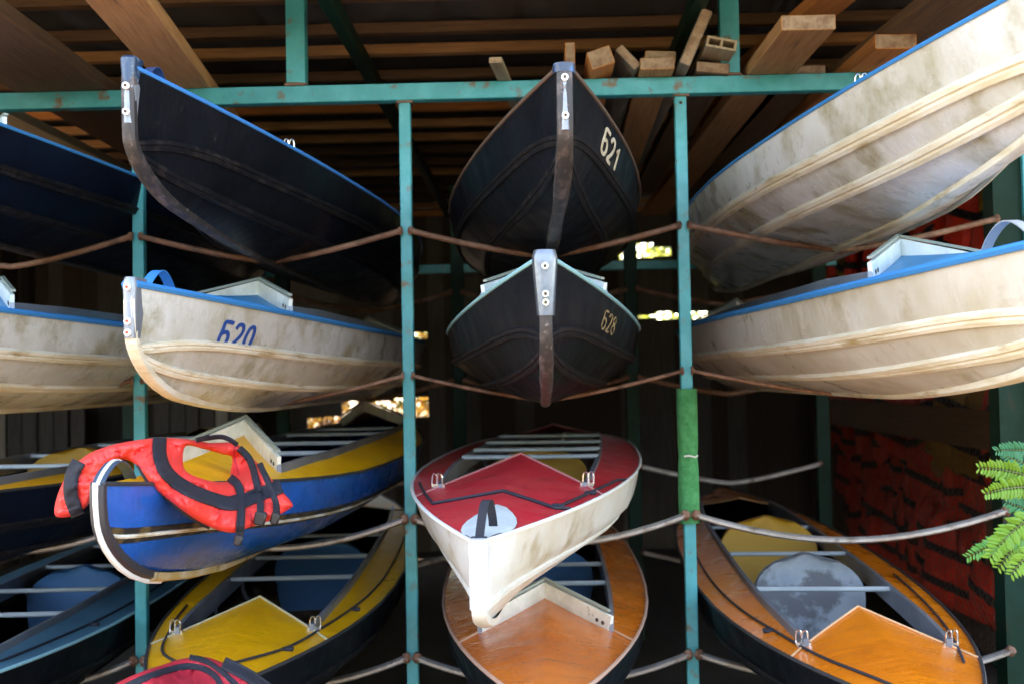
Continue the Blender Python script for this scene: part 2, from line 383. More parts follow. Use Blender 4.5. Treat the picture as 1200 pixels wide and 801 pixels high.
    def seat(k, s, mat, w=.21, h=.30, lean=.35):
        vs = []; fs = []; n = 14; z0 = .05
        for layer in (0, 1):
            for i in range(n+1):
                t = i/n
                ww = w*(.78+.22*math.sin(min(t*1.3, 1)*PI/2))*math.sqrt(max(0.02, 1-max(0, (t-.55)/.45)**2.4))
                for j in range(13):
                    x = -1+j/6
                    bul = .025*(1-x*x)*(1 if layer else .3)
                    vs.append((x*ww, s+lean*h*t+(-.02 if layer else .02)-bul*(1 if layer else -.2)+.05*x*x*-1, z0+h*t))
        for i in range(n):
            for j in range(12):
                for l in (0, 1):
                    o = l*(n+1)*13; fs.append((o+i*13+j, o+i*13+j+1, o+(i+1)*13+j+1, o+(i+1)*13+j))
        o = (n+1)*13
        for i in range(n):
            fs.append((i*13, (i+1)*13, o+(i+1)*13, o+i*13)); fs.append((i*13+12, (i+1)*13+12, o+(i+1)*13+12, o+i*13+12))
        for j in range(12): fs.append((n*13+j, n*13+j+1, o+n*13+j+1, o+n*13+j)); fs.append((j, j+1, o+j+1, o+j))
        mesh_obj('seat', vs, fs, mat, k.root)
    def rope(k, pts, r=.0035, knots=(), mat=None, n=8):
        pp = catmull([Vector((s, t, 0)) for s, t in pts], n) if n > 1 else [Vector((s, t, 0)) for s, t in pts]
        m = MB(); m.tube([k.dp(p.x, clamp(p.y, -1, 1), .005) for p in pp], r, 6)
        for s, t in knots:
            p = k.dp(s, t, .004); m.box(p, (.034, .018, .012), bev=.003)
        m.build('deck_rope', mat or cord, k.root)
    def stem_plate(k, mat, wt=.03, wb=.019, top=.018, bot=.135, wing=.05, screws=(), smat=None, wmat=None):
        zt = k.zg(0)+top; zb = k.zg(0)-bot; vs = []; fs = []; N = 10; A = 11
        for i in range(N+1):
            t = i/N; z = lerp(zt, zb, t); w = lerp(wt, wb, t**.9)*(1 if i else .82)
            row = [(-w-.002, wing*(1-t*.7), z)]
            for j in range(A):
                an = PI*j/(A-1); row.append((-w*math.cos(an), -.020*math.sin(an)**.7+.006-.006*(i == 0 and 1 or 0)*-1, z))
            row.append((w+.002, wing*(1-t*.7), z)); vs += row
        n = A+2
        for i in range(N):
            for j in range(n-1): fs.append((i*n+j, i*n+j+1, (i+1)*n+j+1, (i+1)*n+j))
        fs.append(tuple(range(n))); fs.append(tuple(N*n+j for j in range(n)))
        o = mesh_obj('stem_plate', vs, fs, mat, k.root)
        for z in screws:
            m = MB(); m.disc((0, -.016, k.zg(0)-z), (0, -1, 0), .0085, .006, 14); sc = m.build('screw', smat or steel, o)
            m = MB(); m.disc((0, -.0235, k.zg(0)-z), (0, -1, 0), .0035, .002, 8); m.build('screw_hole', wmat or hole, sc)
        return o
    def handle(k, mat, s0=.10, s1=.30, h=.045, w=.012, x=0):
        vs = []; fs = []; N = 12
        for i in range(N+1):
            t = i/N; s = lerp(s0, s1, t); z = k.dp(s, 0).z+h*math.sin(PI*t)**.8-.001
            for dx, dz in ((-w, 0), (w, 0), (w, .003), (-w, .003)): vs.append((x+dx, s+.006*math.sin(t*5), z+dz))
        for i in range(N):
            for j in range(4): fs.append((i*4+j, i*4+(j+1) % 4, (i+1)*4+(j+1) % 4, (i+1)*4+j))
        return mesh_obj('carry_strap', vs, fs, mat, k.root)
    def text(k, chars, s0, cw, gap, v0, dv, mat, shear=0., sw=.13, side=1, slope=0.):
        m = MB()
        for ci, ch in enumerate(chars):
            for st in GLY[ch]:
                pts = [Vector((x, y, 0)) for x, y in st]
                if len(st) > 4: pts = catmull(pts, 3)
                out = []
                asp = .55
                for i, p in enumerate(pts):
                    t = pts[min(i+1, len(pts)-1)]-pts[max(i-1, 0)]; t = Vector((t.x*asp, t.y, 0)).normalized(); nn = Vector((-t.y/asp, t.x, 0))
                    for sg in (1, -1):
                        q = p+nn*sg*sw*.5
                        s = s0+ci*(cw+gap)+q.x*cw+shear*q.y; v = v0+(1-q.y)*dv+slope*(s-s0)
                        out.append(k.hp(s, v, side)+k.hn(s, v, side)*.0022)
                m.add(out, [(2*i, 2*i+1, 2*i+3, 2*i+2) for i in range(len(pts)-1)])
        o = m.build('lettering', mat, k.root, smooth=False)
        sd = o.modifiers.new('thick', 'SOLIDIFY'); sd.thickness = .0012; sd.offset = 0
        return o

def standard(k, board=None, rail=alu_dull, ss=(1.55, 2.1, 2.8, 3.4), ribs=(1.5, 2.3)):
    if board: k.board(board)
    k.rails(rail); k.bars(ss, ribs=ribs)

Z1, Z2, Z3, Z4 = 1.92, 1.40, .885, .41
GB = 'kayaks stored bow outwards on the rack'
# top tier
k = Kayak('kayak', 'dark navy kayak high up at the left edge with pale cockpit board', GB, -1.80, 2.42, Z1+.045, 0, hull=navy_fab, deck=blue_deck, trim=trim_blue, strake=strake_fine, keel=strake_worn)
standard(k, board_bluewhite)
k = Kayak('kayak', 'black kayak with blue rim and scuffed stem on top tier left, bow crossing the beam', GB, -.965, 2.60, Z1, -.2, half=.38, bp=2.0, rise=.055, hull=black_fab, deck=blue_deck, trim=trim_dblue,
          strake=strake_fine, keel=strake_worn, kfore=.10, krock=.07, kw=.017)
standard(k, None)
k.hem(trim_blue); k.hooks()
k.stem_plate(M('blue_chipped_cap', (.012, .035, .085), .3, c2=(.1, .13, .18), sc=30, lo=.5, hi=.6), .021, .016, .028, .035, .04)
k.stem_plate(alu_dull, .019, .014, -.036, .135, .02, screws=(.048, .11), smat=M('white_washer', (.8, .78, .74), .4))
k.handle(M('navy_strap', (.02, .05, .14), .6), .10, .26, .05)
k = Kayak('kayak', 'black kayak numbered Б21 seen from below its pointed bow, top centre', GB, .072, 2.60, Z1-.005, 1.2, half=.405, bp=1.95, rise=.035, hull=black_fab, deck=blue_deck, trim=trim_brown,
          strake=strake_fine, keel=strake_worn, kfore=.10, krock=.07, kw=.020)
standard(k, None)
k.stem_plate(M('navy_bow_cap', (.02, .035, .07), .35, c2=(.03, .1, .25), sc=30, lo=.5, hi=.6), .026, .024, .012, .012, .05)
k.stem_plate(alu_dull, .013, .012, -.014, .15, .005, screws=(.028, .118), smat=M('white_washer', (.8, .78, .74), .4))
k.text('B21', .46, .075, .030, .10, .19, ink_cream, shear=.0, sw=.17)
k = Kayak('kayak', 'big soiled white kayak with cream strakes seen from below, top right', GB, 1.07, 2.05, Z1+.01, 0, half=.42, bp=2.1, H0=.285, hull=white_fab, deck=blue_deck, trim=trim_blue,
          strake=strake_cream, keel=strake_cream, sw=.022, kw=.02, strakes=(.38, .70), sh=.011)
standard(k, None); k.hooks(); k.handle(M('grey_strap', (.35, .36, .38), .6), .22, .50, .07)
# second tier
k = Kayak('kayak', 'white kayak with blue deck, leftmost, cut off by left edge, below the navy one', GB, -1.76, 2.38, Z2+.015, 0, ridge=.10, hull=white_fab, deck=blue_deck, trim=trim_blue, tr=.009, strake=strake_cream, keel=strake_cream, sw=.018)
standard(k, board_bluewhite)
k = Kayak('kayak', 'white kayak numbered Б20 in blue, blue deck, above the blue kayak', GB, -.965, 2.60, Z2, 0, half=.39, ridge=.115, hull=white_fab, deck=blue_deck, trim=trim_blue, tr=.009, strake=strake_cream, keel=strake_cream, kw=.015, sw=.015)
standard(k, board_white)
p = k.stem_plate(alu_dull, .018, .014, .020, .125, .065, screws=(.005, .085, .112), smat=M('white_screw', (.75, .72, .7), .4), wmat=redpaint)
k.handle(trim_blue, .10, .30, .05, .013)
k.text('B20', .37, .044, .020, .17, .20, ink_blue, shear=.014, sw=.17)
k = Kayak('kayak', 'black kayak numbered Б28 with aluminium bow plate, centre', GB, .018, 2.60, Z2+.0, 0, half=.40, H0=.27, rise=.105, ridge=.12, sg=.62, sa=1.0, th=.88, hull=black_fab, deck=slate_deck, trim=trim_aqua, strake=strake_fine, keel=strake_worn, kw=.016)
standard(k, board_bluewhite)
k.stem_plate(M('brushed_plate', (.20, .22, .25), .34, metal=.7, c2=(.13, .15, .18), sc=20, bump=.3, bsc=60), .031, .019, .020, .135, .055, screws=(.02, .085, .105))
k.text('B28', .58, .050, .022, .12, .14, ink_gold, shear=.0, sw=.13)
k = Kayak('kayak', 'white kayak with bright blue deck under the big white one on the right', GB, 1.05, 2.12, Z2+.02, 0, half=.41, sa=1.12, sg=.70, ridge=.125, tr=.010, hull=white_low, deck=blue_deck, trim=trim_blue,
          strake=strake_cream, keel=strake_cream, sw=.020, kw=.018, strakes=(.40, .74), sh=.010)
standard(k, board_bluewhite); k.handle(M('grey_strap', (.35, .36, .38), .6), .22, .50, .06)
# third tier
k = Kayak('kayak', 'dark hulled kayak with yellow deck half hidden behind the draped red life jacket', GB, -1.90, 2.5, Z3, 0, hull=navy_fab, deck=yellow_deck, trim=trim_dark, strake=strake_fine, keel=strake_worn)
standard(k, None); k.seat(2.0, seat_yellow)
k = Kayak('kayak', 'royal blue kayak with yellow deck carrying the draped red life jacket', GB, -.965, 2.40, Z3+.045, 0, half=.40, ridge=.140, H0=.245, rise=.105, hull=blue_fab, deck=yellow_deck, trim=trim_dark,
          strake=strake_pale, keel=trim_dark, kw=.017, sw=.005, sh=.009, kfore=.13, krock=.16, strakes=(.40,))
bk = k; standard(k, board_white)
for dv, hh in ((0, .006),):
    k.band('dark_strip', [(k.hp(s, k.vr(s, .40)+dv*min(1, s*5), 1), k.hn(s, k.vr(s, .40), 1)) for s in (.012, .025, .045, .07, .1, .14, .19, .25, .32, .4, .5, .6, .72, .85, 1, 1.2, 1.45, 1.75, 2.1, 2.45, 3.2, 4, 4.5)], .021, .003, M('dark_gold_strip', (.012, .011, .012), .5, c2=(.09, .06, .02), sc=20, lo=.52, hi=.6))
k.sweep('stem_line', [(-.012, k.zg(0)+.005), (-.013, k.zk(0)+.06), (-.012, k.zk(0)+.02)]+[(s-.006, k.zk(s)-.008) for s in (.004, .02, .045, .08, .13, .2, .3, .4)], .006, trim_white)
k.sweep('keel_strip', [(s, k.zk(s)-.004) for s in (.3, .4, .6, .9, 1.3, 1.8, 2.5, 3.2)], .022, gold_strip)
k.handle(M('navy_white_strap', (.03, .06, .10), .6), .0, .20, .045, .014)
k.handle(trim_white, -.002, .202, .049, .004)
k = Kayak('kayak', 'white kayak with red deck and black bow strap, centre, overhanging the orange one', GB, -.145, 2.50, Z3-.01, -3.4, half=.43, bp=2.6, ridge=.085, sg=.80, sa=1.30, rise=-.022, hull=clean_white, deck=red_deck, trim=trim_white,
          strake=strake_white, keel=strake_white, kw=.018, sw=.012, kfore=.07, krock=.035, strakes=(.50,))
rk = k
k.hem(M('pink_hem', (.62, .25, .24), .5)); k.rails(alu_dull, .012); k.hooks(); k.bars((1.75, 2.15, 2.65, 3.2), ribs=(2.6,)); k.seat(2.3, seat_yellow, h=.26)
def lin(*q): return [(lerp(a[0], b_[0], i/8), lerp(a[1], b_[1], i/8)) for a, b_ in zip(q, q[1:]) for i in range(9)]
k.rope(lin((1.12, -.93), (.60, -.86), (.62, 0), (.48, .80), (.50, .97)), .0048, n=1)
k.rope(lin((.48, .80), (1.15, .93), (1.2, .99)), .0045, knots=((.8, .865), (.52, .78)), n=1)
k.stem_plate(M('white_stem_tape', (.56, .57, .57), .35, c2=(.46, .46, .44), sc=8, bump=.2, bsc=30), .024, .019, .008, .15, .02)
# white bow patch on the red deck
vs = []; fs = []
for i in range(9):
    for j in range(13):
        t = -1+j/6; s = .46*(i/8)*(1-abs(t-.05)*.78); vs.append(k.dp(s, t*.97, .003+.006*math.sin(i/8*PI)))
for i in range(8):
    for j in range(12): fs.append((i*13+j, i*13+j+1, (i+1)*13+j+1, (i+1)*13+j))
mesh_obj('bow_patch', vs, fs, M('pale_patch', (.58, .63, .63), .4, c2=(.48, .52, .52), sc=9, bump=.3, bsc=20), k.root)
m = MB(); z0 = k.zg(0)
loop = catmull([(.0, .03, z0-.0), (.003, .045, z0+.035), (.008, .075, z0+.078), (.016, .10, z0+.083), (.020, .13, z0+.045), (.020, .16, z0+.008)], 6)
for i in range(len(loop)-1):
    a, b_ = loop[i], loop[i+1]; dr = Vector((.010, .003, 0)); th_ = Vector((0, -.003, .001))
    m.add([a-dr, a+dr, b_+dr, b_-dr, a-dr+th_, a+dr+th_, b_+dr+th_, b_-dr+th_], [(0, 1, 2, 3), (4, 5, 6, 7), (0, 1, 5, 4), (2, 3, 7, 6), (0, 3, 7, 4), (1, 2, 6, 5)])
m.box((0, .026, z0+.004), (.040, .012, .014), bev=.003); m.build('bow_strap', web, k.root)
# bottom tier
k = Kayak('kayak', 'slate blue kayak with blue seat, lowest on the left edge', GB, -1.80, 2.36, Z4-.03, 3.5, half=.42, th=.66, bp=2.6, hull=black_fab, deck=slate_deck, trim=trim_aqua, strake=strake_fine, keel=strake_worn)
k.hem(trim_aqua); k.rails(alu_dull); k.hooks(); k.bars((1.5, 1.95, 2.5, 3.1), ribs=(1.7, 2.3)); k.seat(2.25, seat_blue)
k.rope([(.9, .82), (1.3, .84), (1.75, .86), (2.4, .86), (3, .86)], .0042, knots=((1.45, .88),), n=4)
k = Kayak('kayak', 'yellow decked black kayak with blue seat, bottom, under the blue one', GB, -.88, 2.56, Z4+.005, 3.0, half=.41, bp=2.6, ridge=.085, sg=.80, sa=1.12, hull=black_fab, deck=yellow_deck, trim=trim_dark, strake=strake_fine, keel=strake_worn)
k.hem(M('cream_hem', (.6, .55, .35), .5)); k.rails(alu_dull); k.hooks(); k.bars((1.75, 2.25, 2.9), ribs=(1.5, 2.0)); k.seat(2.5, seat_blue)
k.rope([(.35, .25), (.6, .72), (.95, .80), (1.4, .84), (2, .86), (3, .86)], .004, knots=((.63, .78), (1.25, .86)), n=5)
k.rope([(.35, -.25), (.6, -.78), (.95, -.84), (1.4, -.86)], .004, n=5)
k = Kayak('kayak', 'glossy burnt orange kayak with white cockpit board, bottom centre', GB, .005, 2.50, Z4+.01, 0, half=.395, bp=2.6, ridge=.085, sg=.80, sa=1.10, hull=black_fab, deck=orange_deck2, trim=M('pinkish_trim', (.5, .3, .22), .5), strake=strake_fine, keel=strake_worn)
standard(k, board_white, ss=(1.6, 2.0, 2.6)); k.seat(2.2, seat_blue)
k.hem(M('brown_hem', (.55, .3, .18), .5))
k = Kayak('kayak', 'orange decked black kayak with grey and yellow seats, bottom right', GB, .868, 2.32, Z4+.02, -3.4, half=.415, bp=2.6, ridge=.085, sg=.70, sa=1.0, hull=black_fab, deck=orange_deck, trim=trim_dark, strake=strake_fine, keel=strake_worn)
k.hem(M('orange_hem', (.7, .4, .2), .5)); k.rails(alu_dull); k.hooks(); k.bars((1.55, 2.3, 3.1), ribs=(1.12,)); k.seat(1.78, seat_grey, w=.20, h=.34); k.seat(2.8, seat_yellow, w=.22, h=.35)
k.rope([(.3, -.5), (.6, -.74), (.95, -.80), (1.4, -.84), (2, -.86), (3, -.86)], .004, knots=((1.0, -.84),), n=5)
k.rope([(.6, .80), (.95, .82), (1.4, .84), (2, .86)], .004, n=5)

# ------------------------------------------------------------------ rack
rack = empty('boat_rack', (0, 4, 0), 'turquoise painted steel rack of posts, top beam and sagging cradle bars holding the kayaks', 'boat rack')
PXs = [-2.36, -1.452, -.472, .528]
def loc_part(m, name, mat, parent=rack, smooth=False):
    o = m.build(name, mat, parent, smooth=smooth)
    return o
off = Vector((0, 4, 0))
m = MB(); m.box((-.9, 0, 2.535), (6.2, .05, .062), bev=.003); loc_part(m, 'beam', teal)
posts = []
for i, x in enumerate(PXs):
    m = MB(); m.box((x, .008, 1.2515), (.042, .034, 2.503), bev=.003); posts.append(loc_part(m, 'post', teal))
    m = MB(); m.box((x, 0, 2.500), (.05, .05, .010), bev=.003)
for x in (W(348, 60, 4).x, W(854, 60, 4).x):
    m = MB(); m.box((x, 0, 2.76), (.070, .055, .386), bev=.003); loc_part(m, 'upper_post', teal)
for x in PXs:
    for (zz, w_) in ((2.502, .027),):
        m = MB(); pts = [(x+a*w_, b_*.022+.008, zz+random.uniform(-.002, .002)) for a, b_ in ((-1, -1), (-.5, -1.1), (0, -1), (.5, -1.1), (1, -1), (1, 1), (-1, 1))]
        m.tube(pts, [random.uniform(.004, .007) for _ in pts], 6, closed=False); loc_part(m, 'weld_bead', rust, smooth=True)
for x in (W(348, 60, 4).x, W(854, 60, 4).x):
    m = MB(); pts = [(x+a*.037, b_*.030, 2.569+random.uniform(-.001, .002)) for a, b_ in ((-1, 1), (-1, -1), (-.6, -1.05), (-.2, -1), (.2, -1.08), (.6, -1), (1, -1), (1, 1))]
    m.tube(pts, [random.uniform(.004, .007) for _ in pts], 6); loc_part(m, 'weld_bead', rust, smooth=True)
m = MB(); m.disc((PXs[3], -.0095, 2.475), (0, -1, 0), .006, .0008, 10); loc_part(m, 'bolt_hole', hole)
# foam sleeve on third post
x = PXs[3]; za, zb = W(803, 612, 4).z, W(803, 455, 4).z
vs = []; fs = []; n = 16; rows = 20
for i in range(rows+1):
    t = i/rows; z = lerp(za, zb, t)
    for j in range(n):
        a = 2*PI*j/n; r = .037*(1+.05*noise.noise(Vector((math.cos(a)*2, math.sin(a)*2, z*9)))-.10*math.exp(-((t-.5)/.05)**2))
        vs.append((x+r*math.copysign(abs(math.cos(a))**.7, math.cos(a)), .008+r*.95*math.copysign(abs(math.sin(a))**.7, math.sin(a)), z))
for i in range(rows):
    for j in range(n): fs.append((i*n+j, i*n+(j+1) % n, (i+1)*n+(j+1) % n, (i+1)*n+j))
fs += [tuple(range(n)), tuple(rows*n+j for j in range(n))]
slv = mesh_obj('foam_sleeve', vs, fs, foam, posts[3]); slv['label'] = 'green foam sleeve wrapped around the post'
m = MB(); zt = (za+zb)/2
m.tube(catmull([(x-.018, -.031, zt), (x, -.036, zt+.002), (x+.02, -.032, zt-.003), (x+.032, -.01, zt+.001)], 4), .003, 6); m.build('tie', trim_white, slv)
# cradle bars
def cradle(x0, x1, z, sag, mat, y=0., w=.020, skew=.5, ex=1.3, fl=.9):
    pts = []; N = 16
    for i in range(N+1):
        t = i/N; u = abs(t-skew)/(skew if t < skew else 1-skew)
        pts.append(Vector((lerp(x0, x1, t), y-.03, z-sag*(1-max(u, 0)**ex))))
    pts[0] = pts[1]*.0+Vector((x0, y-.03, z)); pts[-1] = Vector((x1, y-.03, z))
    m = MB(); m.tube(pts, w, 8, flat=fl, upv=Vector((0, 0, 1)))
    loc_part(m, 'cradle_bar', mat, smooth=True)
    for xe, sg_ in ((x0, 1), (x1, -1)):
        m = MB(); m.tube([(xe-sg_*.004, y-.028, z-.012), (xe-sg_*.001, y-.034, z-.002), (xe-sg_*.001, y-.030, z+.008), (xe-sg_*.004, y-.018, z+.014)], [w*.55, w*.95, w*.85, w*.4], 7)
        loc_part(m, 'weld_bead', rust, smooth=True)
allx = PXs+[1.655]
for ti, (zc, mt, sg) in enumerate(((W(480, 272, 4).z, rust, .10), (W(480, 440, 4).z, rust, .095), (W(480, 607, 4).z, grey_bar, .095), (W(480, 768, 4).z, grey_bar, .10))):
    for i in range(4):
        cradle(allx[i]+.02, allx[i+1]-.02, zc-.0, sg, mt, 0, (.012, .008, .020, .020)[ti], .5, 1.3 if ti < 2 else 1.9, .9 if ti < 2 else .6)
# back frame of the rack
BX = [-2.36, -1.47, -.46, .53, 1.60]
for x in BX:
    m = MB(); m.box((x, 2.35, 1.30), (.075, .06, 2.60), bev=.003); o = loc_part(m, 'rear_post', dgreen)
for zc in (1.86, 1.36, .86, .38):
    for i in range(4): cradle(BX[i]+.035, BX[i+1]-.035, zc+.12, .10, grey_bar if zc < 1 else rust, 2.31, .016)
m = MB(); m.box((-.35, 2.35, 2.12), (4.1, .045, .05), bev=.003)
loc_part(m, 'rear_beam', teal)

# shed posts and steel rafters
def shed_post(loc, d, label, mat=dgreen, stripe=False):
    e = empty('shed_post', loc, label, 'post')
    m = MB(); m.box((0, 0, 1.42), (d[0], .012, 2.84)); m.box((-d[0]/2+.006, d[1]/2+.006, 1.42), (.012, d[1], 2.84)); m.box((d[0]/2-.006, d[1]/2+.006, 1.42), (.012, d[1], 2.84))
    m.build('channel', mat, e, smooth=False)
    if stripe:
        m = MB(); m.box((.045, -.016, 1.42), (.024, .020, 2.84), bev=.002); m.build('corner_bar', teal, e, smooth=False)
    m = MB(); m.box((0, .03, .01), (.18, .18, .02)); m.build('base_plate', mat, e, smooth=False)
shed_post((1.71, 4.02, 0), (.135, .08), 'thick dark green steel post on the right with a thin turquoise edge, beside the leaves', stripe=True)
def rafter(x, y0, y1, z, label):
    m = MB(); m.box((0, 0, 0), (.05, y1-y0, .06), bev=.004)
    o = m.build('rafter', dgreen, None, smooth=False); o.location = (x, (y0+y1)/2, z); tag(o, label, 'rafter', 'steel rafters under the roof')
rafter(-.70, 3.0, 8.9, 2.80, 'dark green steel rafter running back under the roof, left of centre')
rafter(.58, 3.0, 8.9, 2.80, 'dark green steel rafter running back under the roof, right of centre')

# ------------------------------------------------------------------ roof, walls
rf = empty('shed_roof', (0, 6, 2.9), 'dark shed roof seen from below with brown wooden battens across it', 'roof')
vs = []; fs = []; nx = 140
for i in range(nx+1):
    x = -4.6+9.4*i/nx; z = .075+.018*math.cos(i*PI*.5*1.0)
    vs += [(x, -3.8, z), (x, 4.0, z)]  # front eave lengthened out of view to shade the bows
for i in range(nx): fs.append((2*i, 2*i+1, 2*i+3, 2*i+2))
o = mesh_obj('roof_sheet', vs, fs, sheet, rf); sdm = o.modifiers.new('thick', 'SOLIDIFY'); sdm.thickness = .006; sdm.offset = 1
y = -3.7
while y < 3.9:
    m = MB(); h = random.uniform(.045, .06); m.box((0, 0, 0), (h, 9.3, .045), bev=.004)
    mt = random.choice([w_tan, w_brown, w_orange, w_tan, w_brown])
    b_ = m.build('batten', mt, rf, smooth=False); b_.rotation_euler = (0, 0, PI/2+random.uniform(-.004, .004)); b_.location = (0, y, .025+random.uniform(-.006, .006))
    y += random.uniform(.30, .44)

def plank(label, X, dend, width, thick, z, length, mat, yaw=0, roll=0, pitch=0, endm=None, hollow=False, name='plank', grp='planks stored on top of the rack'):
    e = MB(); bm_ = MB()
    if hollow:
        w, t = width, thick; q = .008
        for (cx, cz, dx, dz) in ((0, -t/2+q/2, w, q), (0, t/2-q/2, w, q), (-w/2+q/2, 0, q, t-2*q), (0, 0, q, t-2*q), (w/2-q/2, 0, q, t-2*q)):
            bm_.box((cx, length/2, cz), (dx, length, dz))
        o = bm_.build(name, mat, None, smooth=False)
    else:
        bm_.box((0, length/2, 0), (width, length, thick), bev=.003)
        o = bm_.build(name, mat, None, smooth=False)
        o.data.materials.append(endm or w_end)
        for p in o.data.polygons:
            if p.normal.y < -.9 or p.normal.y > .9: p.material_index = 1
    o.location = (X, dend, z+thick/2); o.rotation_euler = (math.radians(pitch), math.radians(roll), math.radians(yaw))
    return tag(o, label, 'plank', grp)
T = 2.568
plank('broad tan plank reaching out over the beam, beside the tip of the black kayak', -1.15, 2.9, .17, .05, T, 4.2, w_tan, yaw=6)
plank('widest dull brown plank, top left corner, above the beam', -1.70, 3.0, .34, .05, T, 4.8, w_brown, yaw=1.5)
plank('yellowish narrow plank at the far left, just above the beam', -2.16, 3.4, .17, .04, T, 4.0, w_pale, yaw=0)
plank('flat brown plank lying under the ceiling at far left behind the beam', -1.42, 4.15, .14, .03, T, 3.5, w_brown, yaw=2)
plank('tiny upright orange offcut just right of the black kayak tip', .13, 3.9, .035, .11, T, 1.4, w_orange)
plank('orange square timber tilted on the beam, right of the black kayak tip', .235, 3.85, .085, .065, T+.006, 2.4, w_orange, roll=-18)
plank('thin greyish plank leaning on the orange timber', .335, 3.9, .10, .032, T+.035, 2.4, w_grey, roll=48)
plank('lower of two short rough beams stacked on the beam', .435, 3.88, .12, .042, T, 2.0, w_tan, yaw=-1)
plank('upper of two short rough beams stacked on the beam', .455, 3.95, .11, .04, T+.045, 2.0, w_tan, yaw=1, roll=3)
plank('tall slanted plank standing on edge left of the hollow one', .57, 3.86, .04, .21, T+.0, 2.6, w_grey, roll=24)
plank('plank with a hollow end showing two square holes', .655, 3.84, .105, .038, T+.055, 2.3, w_pale, roll=12, hollow=True)
plank('broad brown plank under the hollow ended one', .64, 3.95, .12, .04, T, 2.6, w_brown, roll=6)
plank('big thick plank with pale sawn end sticking out right of the upper post', .865, 3.47, .17, .048, T, 4.0, w_tan, yaw=1)
plank('orange plank high up on the pile with bright sawn end', 1.07, 3.28, .13, .045, T+.16, 4.3, w_orange, yaw=8)
plank('very wide dark brown board to the right of the orange plank', 1.40, 3.0, .32, .04, T+.05, 4.8, w_brown, yaw=5)
plank('short brown offcut lying crosswise behind the thick plank', .98, 4.02, .16, .04, T, 1.8, w_brown, yaw=0)
plank('dark brown plank against the right end of the beam', 1.78, 3.1, .2, .05, T+.02, 4.2, w_brown, yaw=1)
plank('pale lath end behind the beam between the middle post and the centre kayak', -.13, 3.75, .045, .02, T, 2.0, w_pale, yaw=-5)
plank('wide reddish plank over the beam further right, half in shadow', 1.21, 3.7, .14, .05, T, 3.2, w_orange, yaw=2)
# blue bottle-like cap behind the big white kayak
m = MB(); m.tube([(0, 0, 0), (0, 0, .03), (0, 0, .032), (0, 0, .06), (0, 0, .066)], [.018, .018, .021, .021, .017], 14)
o = m.build('plug', trim_blue, None); o.location = W(1040, 92, 3.9); o.location.z = 2.567; tag(o, 'small blue plastic plug standing on the beam behind the big white kayak', 'plug')

# ground
m = MB(); m.add([(-60, -60, 0), (60, -60, 0), (60, 80, 0), (-60, 80, 0)], [(0, 1, 2, 3)])
o = m.build('ground', M('packed_earth', (.25, .18, .12), .9, c2=(.18, .13, .085), sc=1.2, c3=(.14, .11, .06), sc3=5, lo3=.55, hi3=.7, bump=.5, bsc=18, dist=.02), None); tag(o, kind='structure')

m = MB(); m.add([(-4.4, 3.6, .004), (2.95, 3.6, .004), (2.95, 9.6, .004), (-4.4, 9.6, .004)], [(0, 1, 2, 3)])
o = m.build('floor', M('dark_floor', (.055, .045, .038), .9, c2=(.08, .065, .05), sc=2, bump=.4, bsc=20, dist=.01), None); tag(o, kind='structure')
# right side wall: boards, chain link, hanging jackets
def boards(name, label, p0, p1, z0, z1, bw, mats, gap=-.012, thick=.02, cat='wall', hz=None, skip=()):
    e = empty(name, (p0[0], p0[1], z0), label, cat)
    p0 = Vector((*p0, 0)); p1 = Vector((*p1, 0)); d = (p1-p0); ln = d.length; d.normalize(); an = math.atan2(d.y, d.x)
    n = int(ln/bw); rot = Matrix.Rotation(an, 3, 'Z'); ms = {}
    for i in range(n):
        c = (i+.5)*ln/n; wx = ln/n-gap*random.uniform(.3, 1.2)
        zz1 = z1+random.uniform(-.015, .015); zz0 = z0
        cut = [(zz0, zz1)]
        for (a, b_, c0, c1) in skip:
            if a <= c <= b_:
                c0 += random.uniform(-.05, .05)*min(1, (c1-c0)*6); c1 += random.uniform(-.05, .05)*min(1, (c1-c0)*6)
                cut = [q for (u0, u1) in cut for q in ((u0, min(u1, c0)), (max(u0, c1), u1)) if q[1]-q[0] > .03]
        mi = random.randrange(len(mats))
        mm = ms.setdefault(mi, MB())
        for (u0, u1) in cut:
            # local frame: board long axis on mesh z
            mm.box(rot @ Vector((c, (.006 if i % 2 else -.006)+random.uniform(-.003, .003), 0))+Vector((0, 0, (u0+u1)/2-z0)), (wx, thick, u1-u0), rot)
    for mi, mm in ms.items(): mm.build('cladding', mats[mi], e, smooth=False)
    return e
def vwood(name, c, c2): return M(name, c, .85, c2=c2, sc=5, st=(14, 14, .8), lo=.35, hi=.65, c3=(.05, .04, .03), sc3=3, lo3=.55, hi3=.8, bump=.6, bsc=7, bst=(14, 14, .8), dist=.004)
vg = vwood('grey_cladding', (.10, .09, .08), (.06, .05, .045)); vb = vwood('brown_cladding', (.05, .033, .022), (.03, .02, .014)); vp = vwood('pale_cladding', (.34, .31, .26), (.22, .19, .15))
boards('side_wall', 'dark board wall added behind the hanging life jackets on the right', (2.95, 3.9), (2.95, 9.6), 0, 2.97, .16, [vb, vb, vg])  # outer wall added to keep the space behind the jackets dark
boards('side_wall', 'brown board wall closing the shed on its far left side', (-4.4, 3.2), (-4.4, 9.6), 0, 2.97, .16, [vb, vg])
boards('back_wall', 'weathered board wall at the back of the shed with openings to sunlit foliage', (-4.45, 9.6), (2.98, 9.6), 0, 2.97, .15, [vg, vb, vg, vb],
       skip=[(2.78, 3.55, 1.14, 1.34), (2.45, 2.68, 1.06, 1.15), (2.6, 3.5, 1.84, 1.90), (5.2, 5.9, 1.97, 2.015), (5.15, 5.55, 2.50, 2.60)])
